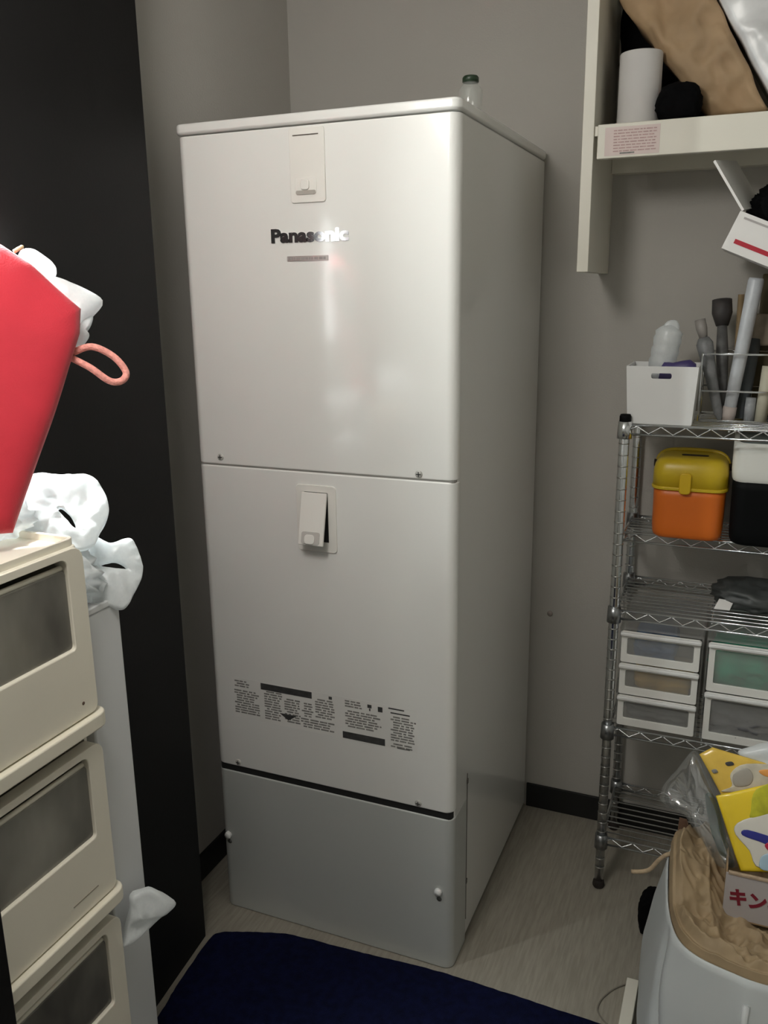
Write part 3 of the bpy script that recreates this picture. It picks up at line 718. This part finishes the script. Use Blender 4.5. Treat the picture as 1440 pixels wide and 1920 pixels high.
# ------------------------------------------------------------------ slim drawer stocker on the left
def stocker():
    X = .24; ya, yb = -.950, -.645
    t = root('drawer_stocker', (.04, (ya+yb)/2, 0), 'slim ivory plastic drawer tower with smoked windows at the left edge', 'drawers')
    bm = bmesh.new(); k = .006; x0 = -.16
    b_box(bm, (x0, ya, .02), (X-.03, ya+k, 1.158)); b_box(bm, (x0, yb-k, .02), (X-.03, yb, 1.158)); b_box(bm, (x0, ya, .02), (x0+k, yb, 1.158)); b_box(bm, (x0, ya, .02), (X-.03, yb, .03))
    link('carcass', mesh_of(bm), m_ivory, t)
    tp = prism('top_tray', rrect(x0, X-.004, ya, yb, .015), FZ, 1.158, 1.167, m_ivory, t, bevel=.003)
    prism('tray_rim', rrect(x0, X-.008, ya+.001, yb-.001, .015), FZ, 1.166, 1.178, m_ivory, tp, inner=rrect(x0+.006, X-.014, ya+.007, yb-.007, .012), bevel=.001)
    for tz in (1.166, .853, .540, .228):
        bz = tz-.262 if tz > .3 else .030
        wz = tz-.150 if tz > .3 else .09
        d = prism('drawer', rrect(ya+.003, yb+.001, bz, tz, (.012, .012, .020, .020)), FX, X-.024, X, m_ivory, t,
                  inner=rrect(ya+.030, yb-.032, wz, tz-.012, (.006, .006, .014, .014)), bevel=.0025)
        wi = prism('window', rrect(ya+.028, yb-.030, wz-.002, tz-.028, (.004, .004, .010, .010)), FX, X-.016, X-.006, m_smoke, d, bevel=.004, seg=3)
        bm = bmesh.new(); b_box(bm, (-.15, ya+.010, bz+.005), (-.146, yb-.010, tz-.03)); b_box(bm, (-.15, ya+.010, bz+.005), (X-.026, ya+.013, tz-.03)); b_box(bm, (-.15, yb-.013, bz+.005), (X-.026, yb-.010, tz-.03)); b_box(bm, (-.15, ya+.010, bz+.005), (X-.026, yb-.010, bz+.008))
        link('tray', mesh_of(bm), m_ivory, d)
        tube('window_bead', [(X-.010, ya+.034, tz-.026), (X-.010, yb-.036, tz-.026)], .004, m_ivory2, d)
        if tz > .3:
            # the shelf lip under each drawer, standing out round the front
            prism('lip', rrect(x0+.10, X+.010, ya-.001, yb+.015, (.004, .004, .022, .004)), FZ, bz-.0255, bz-.002, m_ivory2, t, bevel=.003)
            if tz == 1.166: lathe('stain', [(.0, -.001), (.0028, -.001), (.0028, .0004), (.0, .0005)], (X, yb-.030, bz+.024), (1, 0, 0), mat('brown spot', (.10, .06, .04), .7), d, 10)
            if tz == .853: box('scuff', (X-.001, yb-.095, bz+.028), (X+.0004, yb-.040, bz+.030), mat('scuff', (.30, .27, .21), .7), d)
stocker()
gc = root('slim_cabinet', (.03, -.592, 0), 'light grey slim cabinet standing between ivory drawer tower and black panel', 'cabinet')
box('cabinet_body', (.0600, -.6275, .012), (.212, -.5455, 1.040), m_greyboard, gc, bevel=.004)
box('kick_base', (.065, -.622, 0), (.204, -.550, .013), m_dark, gc)
box('cabinet_top', (.0580, -.6285, 1.040), (.2135, -.5445, 1.052), m_greyboard, gc, bevel=.003)
bc = root('black_cabinet', (.03, -1.03, 0), 'black cabinet beside the ivory drawer tower at the lower left corner', 'cabinet')
box('cabinet_body', (-.26, -1.30, .0), (.356, -.960, 1.10), m_black_wall, bc, bevel=.003)
box('cabinet_top', (-.26, -1.305, 1.10), (.360, -.957, 1.118), m_black_wall, bc, bevel=.003)

# --- things heaped on top of it
NB = V((.70, -.64, .30)).normalized(); PB = V((.175, -.71, 1.2))
def red_bag():
    t = root('red_bag', (.14, -.73, 1.179), 'red cotton bag stuffed with white packages on the drawer tower', 'bag')
    op = lambda u, v: atp(PB, NB, u, v)
    out = [op(-330, 560), op(-150, 420), op(0, 458), op(60, 496), op(153, 578), op(150, 625), op(128, 690), op(96, 790), op(60, 895), op(24, 1000), op(-60, 1006), op(-260, 985)]
    pillow('bag_body', out, NB, .055, m_red, t, seed=4, crumple=.005, freq=9, n_sub=6, corner=True, flat=1.0)
    lp = smooth_path([op(138, 657)-NB*.012, op(172, 650), op(212, 668), op(236, 697), op(228, 714), op(205, 714), op(170, 690), op(136, 668)-NB*.012], 6)
    tube('cord_loop', lp, .0052, m_pink, t, 10)
    tube('drawstring_end', smooth_path([op(26, 472), op(36, 466), op(44, 461)], 3), [.003]*6+[.001], mat('straw string', (.6, .5, .3), .8), t, 6)
red_bag()
def packet(name, px, off, th, label, cat, seed, cr=.004, material=m_sheet):
    p = [atp(PB-NB*off, NB, u, v) for u, v in px]
    tag(pillow(name, p, NB, th, material, seed=seed, crumple=cr, freq=22, n_sub=4), label, cat)
packet('white_packet', [(30, 490), (40, 472), (66, 472), (92, 490), (106, 508), (100, 524), (80, 520), (40, 510), (10, 520)], .045, .05, 'white rounded package at the top of the red bag', 'package', 1)
packet('white_packet', [(70, 545), (95, 522), (130, 532), (160, 545), (193, 567), (178, 590), (160, 602), (120, 640), (70, 640)], .05, .05, 'pointed white package poking out of the red bag corner', 'package', 2)
packet('white_packet', [(120, 640), (140, 596), (172, 593), (171, 610), (163, 622), (168, 632), (160, 645), (148, 655)], .055, .03, 'small folded white packet above the pink cord loop', 'package', 3)


P1 = (V((.12, -.62, 1.2)), V((.62, -.57, .54)).normalized())
h1 = root('plastic_bag', (.08, -.66, 1.168), 'bright white plastic bag under the red bag on the drawer tower', 'plastic bag')
def loop_part(t, name, plane, outer, inner, wd, seed):
    """a flattened handle: ring between two pixel outlines at a real depth, given thickness and waves"""
    p0, n = plane; k = 10
    def rs(pts): return smooth_path([atp(p0, n, u, v) for u, v in pts], k, True)
    A, B = rs(outer), rs(inner); N = len(A); bm = bmesh.new(); rings = []
    for f in (0, .08, .2, .35, .5, .65, .8, .92, 1.0):
        for s in (1, -1):
            rings.append([bm.verts.new(a.lerp(b, f)+V(n)*(s*wd*(.3+.9*math.sin(math.pi*min(1, f*.8+.1)))+.007*ridged(a.lerp(b, f), 22, seed)+.004*ridged(a.lerp(b, f), 50, seed+1))) for a, b in zip(A, B)])
    top, bot = rings[0::2], rings[1::2]
    for R in (top, bot):
        for i in range(len(R)-1):
            for j in range(N): bm.faces.new((R[i][j], R[i][(j+1) % N], R[i+1][(j+1) % N], R[i+1][j]))
    for e in (0, -1):
        for j in range(N): bm.faces.new((top[e][j], top[e][(j+1) % N], bot[e][(j+1) % N], bot[e][j]))
    return link(name, mesh_of(bm), m_sheet, t, smooth=True)
loop_part(h1, 'handle', P1, [(10, 960), (58, 897), (115, 895), (178, 902), (203, 958), (188, 1000), (165, 1030), (90, 1030)], [(108, 962), (112, 956), (120, 958), (132, 970), (141, 985), (141, 996), (134, 990), (116, 970)], .010, 3)
blob('bag_body', (.06, -.675, 1.200), (.085, .08, .036), m_sheet, h1, seed=6, crumple=.22, freq=3, floor=1.168)
P2 = (V((.185, -.555, 1.08)), V((.68, -.55, .48)).normalized())
h2 = root('plastic_bag', (.17, -.58, 1.053), 'white plastic bag with open handles drooping over the slim grey cabinet', 'plastic bag')
loop_part(h2, 'handle', P2, [(168, 1018), (205, 1022), (243, 1014), (262, 1050), (265, 1080), (250, 1115), (232, 1142), (195, 1138), (168, 1146)], [(186, 1062), (200, 1058), (217, 1056), (233, 1064), (236, 1070), (225, 1070), (210, 1068), (195, 1066), (188, 1064)], .012, 9)
blob('bag_body', (.13, -.60, 1.088), (.075, .045, .05), m_sheet, h2, seed=16, crumple=.3, freq=3, floor=1.0535)
P3 = (V((.245, -.60, .6)), V((.8, -.6, .1)).normalized())
p = [atp(*P3, u, v) for u, v in ((232, 1755), (243, 1705), (245, 1678), (275, 1664), (300, 1672), (328, 1694), (300, 1712), (270, 1740), (240, 1768), (225, 1775))]
tag(pillow('plastic_scrap', p, P3[1], .03, m_sheet, seed=14, crumple=.008, freq=30, n_sub=4), 'crumpled white plastic corner sticking out beside the third drawer', 'plastic bag')
wbag = tag(blob('plastic_bag', (.08, -1.13, 1.19), (.14, .13, .075), m_sheet, seed=26, crumple=.2, freq=3, floor=1.1185), 'white plastic bag on top of the black cabinet', 'plastic bag')

# ------------------------------------------------------------------ tote at the lower right and what is in it
RIM = [(1.046, .075, .385), (1.049, 0, .368), (1.058, -.075, .36), (1.078, -.143, .36), (1.112, -.178, .36), (1.17, -.195, .358), (1.235, -.20, .355), (1.33, -.18, .355), (1.41, -.10, .36), (1.445, .03, .37), (1.40, .16, .38), (1.27, .21, .38), (1.13, .19, .385), (1.068, .14, .39)]
def tote():
    t = root('tote_bag', (1.24, .0, 0), 'pale blue-grey plastic tote full of packaging at the lower right corner', 'tote')
    rim = smooth_path(RIM, 14, True); n = len(rim); c = V((1.245, .005, 0)); bm = bmesh.new(); rings = []
    prof = [(0, 1.08), (.01, 1.13), (.06, 1.17), (.2, 1.195), (.45, 1.185), (.7, 1.12), (.88, 1.045), (1, 1.0)]
    prof2 = [(f/24, 0) for f in range(25)]
    def psc(f):
        for (f0, s0), (f1, s1) in zip(prof, prof[1:]):
            if f <= f1+1e-9: return s0+(s1-s0)*(f-f0)/(f1-f0)
    prof2 = [(f, psc(f)) for f, _ in prof2]
    for inside in (0, 1):
        for f, s in (prof2 if not inside else prof2[::-1]):
            rr = []
            for p in rim:
                q = c+(V((p.x, p.y, 0))-c)*(s-(.012 if inside else 0)); wv = .006*noise.noise(V((q.x*9, q.y*9, f*2)))*math.sin(math.pi*f)
                # a vertical crease slanting across the left side, a ridge at the front corner
                an = math.degrees(math.atan2(q.y-c.y, q.x-c.x)); k1 = 211+26*(1-f)
                da = (an-k1+180) % 360-180; db = (an-258+180) % 360-180
                wv += (-.016*math.exp(-(da/3.0)**2)+.010*math.exp(-((da-7)/5)**2)+.005*math.exp(-(db/4)**2))*min(1, (1-f)*5)
                q += (q-c).normalized()*wv
                rr.append(bm.verts.new((q.x, q.y, p.z*f+(.002 if inside and f < .5 else 0))))
            rings.append(rr)
    for i in range(len(rings)-1):
        for k in range(n): bm.faces.new((rings[i][k], rings[i][(k+1) % n], rings[i+1][(k+1) % n], rings[i+1][k]))
    bm.faces.new(rings[0][::-1]); bm.faces.new(rings[-1])
    link('tote_body', mesh_of(bm), m_tote, t, smooth=True)
    # seam strip at the front corner
    path = [c+(V((1.205, -.199, 0))-c)*s*1.022+V((0, 0, .357*f)) for f, s in prof[1:]][:-1]
    tube('corner_seam', path, .006, mat('white welded seam', (.72, .75, .76), .5), t, 8)
tote()
def kraft_liner():
    rim = smooth_path(RIM, 22, True); n = len(rim); c = V((1.245, .005, 0)); bm = bmesh.new(); rings = []
    prof = [(.982, -.035), (.978, -.006), (.955, .010), (.88, .004), (.80, -.012), (.70, -.025), (.58, -.035), (.45, -.045), (.3, -.05), (.15, -.055)]
    dense = []
    for (f0, d0), (f1, d1) in zip(prof, prof[1:]):
        for k in range(9): dense.append((f0+(f1-f0)*k/9, d0+(d1-d0)*k/9))
    for f, dz in dense:
        rr = []
        for i, p in enumerate(rim):
            q = c+(V((p.x, p.y, 0))-c)*f; z = p.z+dz
            lb = max(0, 1-((q.x-1.085)**2+(q.y-.03)**2)/.010); z += .05*lb*(1 if f > .6 else .6)
            am = .004 if f > .93 else .004+.020*min(1, (.93-f)/.06)
            z += am*(ridged((q.x+.03*noise.noise(q*12), q.y, 0), 11, 3)+.6*ridged((q.x+.02*noise.noise(q*20), q.y, .3), 22, 8)+.35*ridged((q.x, q.y, .7), 48, 9)-.2)
            q += (q-c).normalized()*am*.4*noise.noise(V((q.x*20, q.y*20, 4)))
            rr.append(bm.verts.new((q.x, q.y, z)))
        rings.append(rr)
    for i in range(len(rings)-1):
        for k in range(n): bm.faces.new((rings[i][k], rings[i][(k+1) % n], rings[i+1][(k+1) % n], rings[i+1][k]))
    bm.faces.new(rings[-1])
    t = root('kraft_paper', (1.245, .005, .33), 'crumpled pale brown kraft paper bag stuffed in the tote', 'paper bag')
    link('crumpled_paper', mesh_of(bm), m_kraft2, t, smooth=True)
    hp = [at(1, .06, u, v) for u, v in ((1184, 1634), (1205, 1634), (1220, 1629), (1236, 1612), (1252, 1602), (1275, 1598), (1300, 1597))]
    tube('paper_handle', smooth_path(hp, 4), .0045, mat('pale handle', (.56, .43, .28), .75, var=.2, scale=80), t, 8)
    bm = bmesh.new()
    q = [at(1, .07, u, v) for u, v in ((1262, 1600), (1290, 1590), (1318, 1592), (1340, 1640), (1360, 1710), (1330, 1720), (1290, 1712), (1262, 1700))]
    pillow('paper_fold', q, V((.4, -.9, .15)), .05, m_kraft2, t, seed=7, crumple=.016, freq=22, n_sub=7, smooth=True)
kraft_liner()
def red_print_box():
    x0, x1, y0, y1, z0, z1 = 1.155, 1.385, -.02, .12, .336, .432
    t = root('carton', (1.27, .05, z0), 'small grey-white carton with red lettering sitting in the tote', 'box')
    m_c = mat('white lined board', (.50, .47, .47), .7, var=.05); k = .003
    fr = box('front_wall', (x0, y0, z0), (x1, y0+k, z1), m_c, t); box('back_wall', (x0, y1-k, z0), (x1, y1, z1), m_kraft, t)
    box('side_wall', (x0, y0+k, z0), (x0+k, y1-k, z1), m_kraft, t); box('side_wall', (x1-k, y0+k, z0), (x1, y1-k, z1), m_kraft, t); box('bottom', (x0, y0, z0-k), (x1, y1, z0), m_kraft, t)
    me = text_mesh('キンギ', .038, .0004, lambda x, y, z: (x0+.010+x, y0-.0006-z, z0+.034+y), bold=.0016, width=.100)
    link('red_lettering', me, mat('red ink', (.22, .012, .03), .6), fr)
    box('torn_edge', (x0+.004, y0-.002, z1-.001), (x1-.004, y0+.005, z1+.004), mat('torn board', (.45, .34, .24), .8, var=.3, scale=60), fr, bevel=.001)
red_print_box()
def flat_patch(name, px, plane, th, material, parent, lift=0.0, seed=0, cr=0.0, corner=False):
    p0, n = plane; p = [atp(V(p0)+V(n)*lift, n, u, v) for u, v in px]
    return pillow(name, p, n, th, material, parent, seed=seed, crumple=cr, freq=25, n_sub=4, corner=corner)
m_yel = mat('yellow print film', (.86, .62, .03), .25, var=.06, coat=.3)
m_yel2 = mat('amber print film', (.78, .52, .09), .25, var=.10, scale=25, coat=.3)
def packages():
    n = V((.1, -.93, .35)).normalized(); A = (V((1.2, .01, .47)), n); B = (V((1.2, .06, .53)), n)
    t = root('snack_packet', tuple(atp(*A, 1420, 1620)), 'bright yellow packet with white and blue print standing in the carton', 'packet')
    flat_patch('packet_body', [(1342, 1492), (1440, 1470), (1560, 1450), (1570, 1640), (1388, 1634)], A, .012, m_yel, t, corner=True)
    flat_patch('white_print', [(1376, 1556), (1410, 1532), (1550, 1510), (1556, 1630), (1430, 1630), (1405, 1595)], A, .002, mat('white print film', (.72, .69, .62), .3, var=.08), t, .0062)
    flat_patch('blue_print', [(1392, 1566), (1402, 1556), (1470, 1580), (1466, 1602), (1434, 1582)], A, .002, mat('blue print film', (.03, .035, .25), .3), t, .0080)
    flat_patch('green_print', [(1418, 1480), (1470, 1466), (1475, 1510), (1412, 1534), (1408, 1518)], A, .002, mat('lime print film', (.48, .46, .03), .3, var=.25, scale=40), t, .0062)
    flat_patch('pale_blue_print', [(1425, 1612), (1440, 1600), (1500, 1590), (1505, 1632), (1432, 1632)], A, .002, mat('sky print film', (.40, .55, .66), .3), t, .0080)
    flat_patch('red_print', [(1434, 1584), (1450, 1578), (1455, 1598), (1442, 1596)], A, .002, mat('red print film', (.5, .02, .06), .3), t, .0095)
    t = root('snack_packet', tuple(atp(*B, 1400, 1500)), 'amber yellow packet with a pale panel leaning behind the bright one', 'packet')
    flat_patch('packet_body', [(1311, 1414), (1336, 1401), (1400, 1420), (1500, 1450), (1560, 1620), (1392, 1625), (1352, 1490)], B, .014, m_yel2, t, corner=True)
    flat_patch('pale_panel', [(1370, 1450), (1400, 1432), (1480, 1440), (1500, 1470), (1400, 1484), (1352, 1484), (1372, 1474)], B, .002, mat('pale print film', (.62, .57, .46), .3, var=.2, scale=30), t, .0075)
    flat_patch('grey_print', [(1375, 1452), (1400, 1440), (1412, 1455), (1405, 1472), (1378, 1474)], B, .002, mat('grey print film', (.40, .37, .32), .3, var=.2), t, .009)
    flat_patch('orange_print', [(1424, 1444), (1470, 1444), (1470, 1458), (1436, 1456)], B, .002, mat('orange print film', (.80, .36, .10), .3), t, .009)
    flat_patch('dark_spot', [(1360, 1430), (1372, 1428), (1376, 1434), (1364, 1436)], B, .002, m_ink, t, .0075)
    flat_patch('dark_spot', [(1334, 1444), (1342, 1442), (1346, 1448), (1338, 1450)], B, .002, m_ink2, t, .0075)
    # clear film bag round the packets
    C = (V((1.16, .06, .5)), V((-.25, -.9, .35)).normalized())
    t = root('clear_bag', tuple(atp(*C, 1300, 1540)), 'clear shiny plastic bag bulging at the left of the yellow packets', 'plastic bag')
    flat = [(1288, 1418), (1312, 1414), (1345, 1490), (1362, 1560), (1385, 1622), (1352, 1628), (1330, 1590), (1282, 1528), (1238, 1502), (1240, 1480), (1262, 1452)]
    p = [atp(*C, u, v) for u, v in flat]; pillow('film', p, C[1], .05, m_clear, t, seed=19, crumple=.012, freq=26, n_sub=5, smooth=True)
    D = (V((1.16, .085, .5)), V((-.1, -.95, .2)).normalized())
    p = [atp(*D, u, v) for u, v in ((1322, 1490), (1345, 1500), (1362, 1570), (1378, 1622), (1358, 1618), (1335, 1560))]
    tag(pillow('green_packet', p, D[1], .02, mat('bottle green film', (.006, .05, .035), .3, var=.3, scale=30), crumple=.003, n_sub=3), 'dark green packet inside the clear bag', 'packet')
    E_ = (V((1.2, .12, .62)), V((0, -.9, .4)).normalized())
    p = [atp(*E_, u, v) for u, v in ((1385, 1412), (1410, 1400), (1440, 1392), (1520, 1395), (1560, 1480), (1440, 1470), (1420, 1440))]
    tag(pillow('white_bag', p, E_[1], .05, m_sheet, seed=23, crumple=.01, freq=20, n_sub=4), 'white plastic bag behind the amber packet', 'plastic bag')
    F_ = (V((1.1, .12, .45)), V((-.2, -.97, 0)).normalized())
    p = [atp(*F_, u, v) for u, v in ((1274, 1532), (1288, 1536), (1306, 1596), (1300, 1640), (1262, 1630), (1266, 1590))]
    tag(pillow('brown_board', p, F_[1], .006, mat('reddish board', (.24, .14, .09), .8, var=.15), corner=True), 'reddish brown cardboard flap upright in the tote behind the kraft paper', 'cardboard')
packages()
tag(blob('black_pouch', (1.012, .30, .055), (.034, .045, .055), m_blk, seed=40, crumple=.12, box_=.4, floor=.0005), 'black cloth pouch on the floor behind the tote', 'pouch')
tag(box('flat_carton', (.978, -.08, .0005), (1.004, .098, .03), m_cab, bevel=.002), 'low cream carton lying on the floor against the tote', 'box')
tag(tube('cable', smooth_path([(.982, .112, .002), (.955, .085, .002), (.935, .05, .002), (.928, .02, .002), (.934, .0, .002), (.955, -.02, .002), (.985, -.03, .002)], 5), .0018, mat('grey cable', (.20, .18, .15), .6), None, 6),
    'thin grey cable looping on the floor beside the low carton', 'cable')
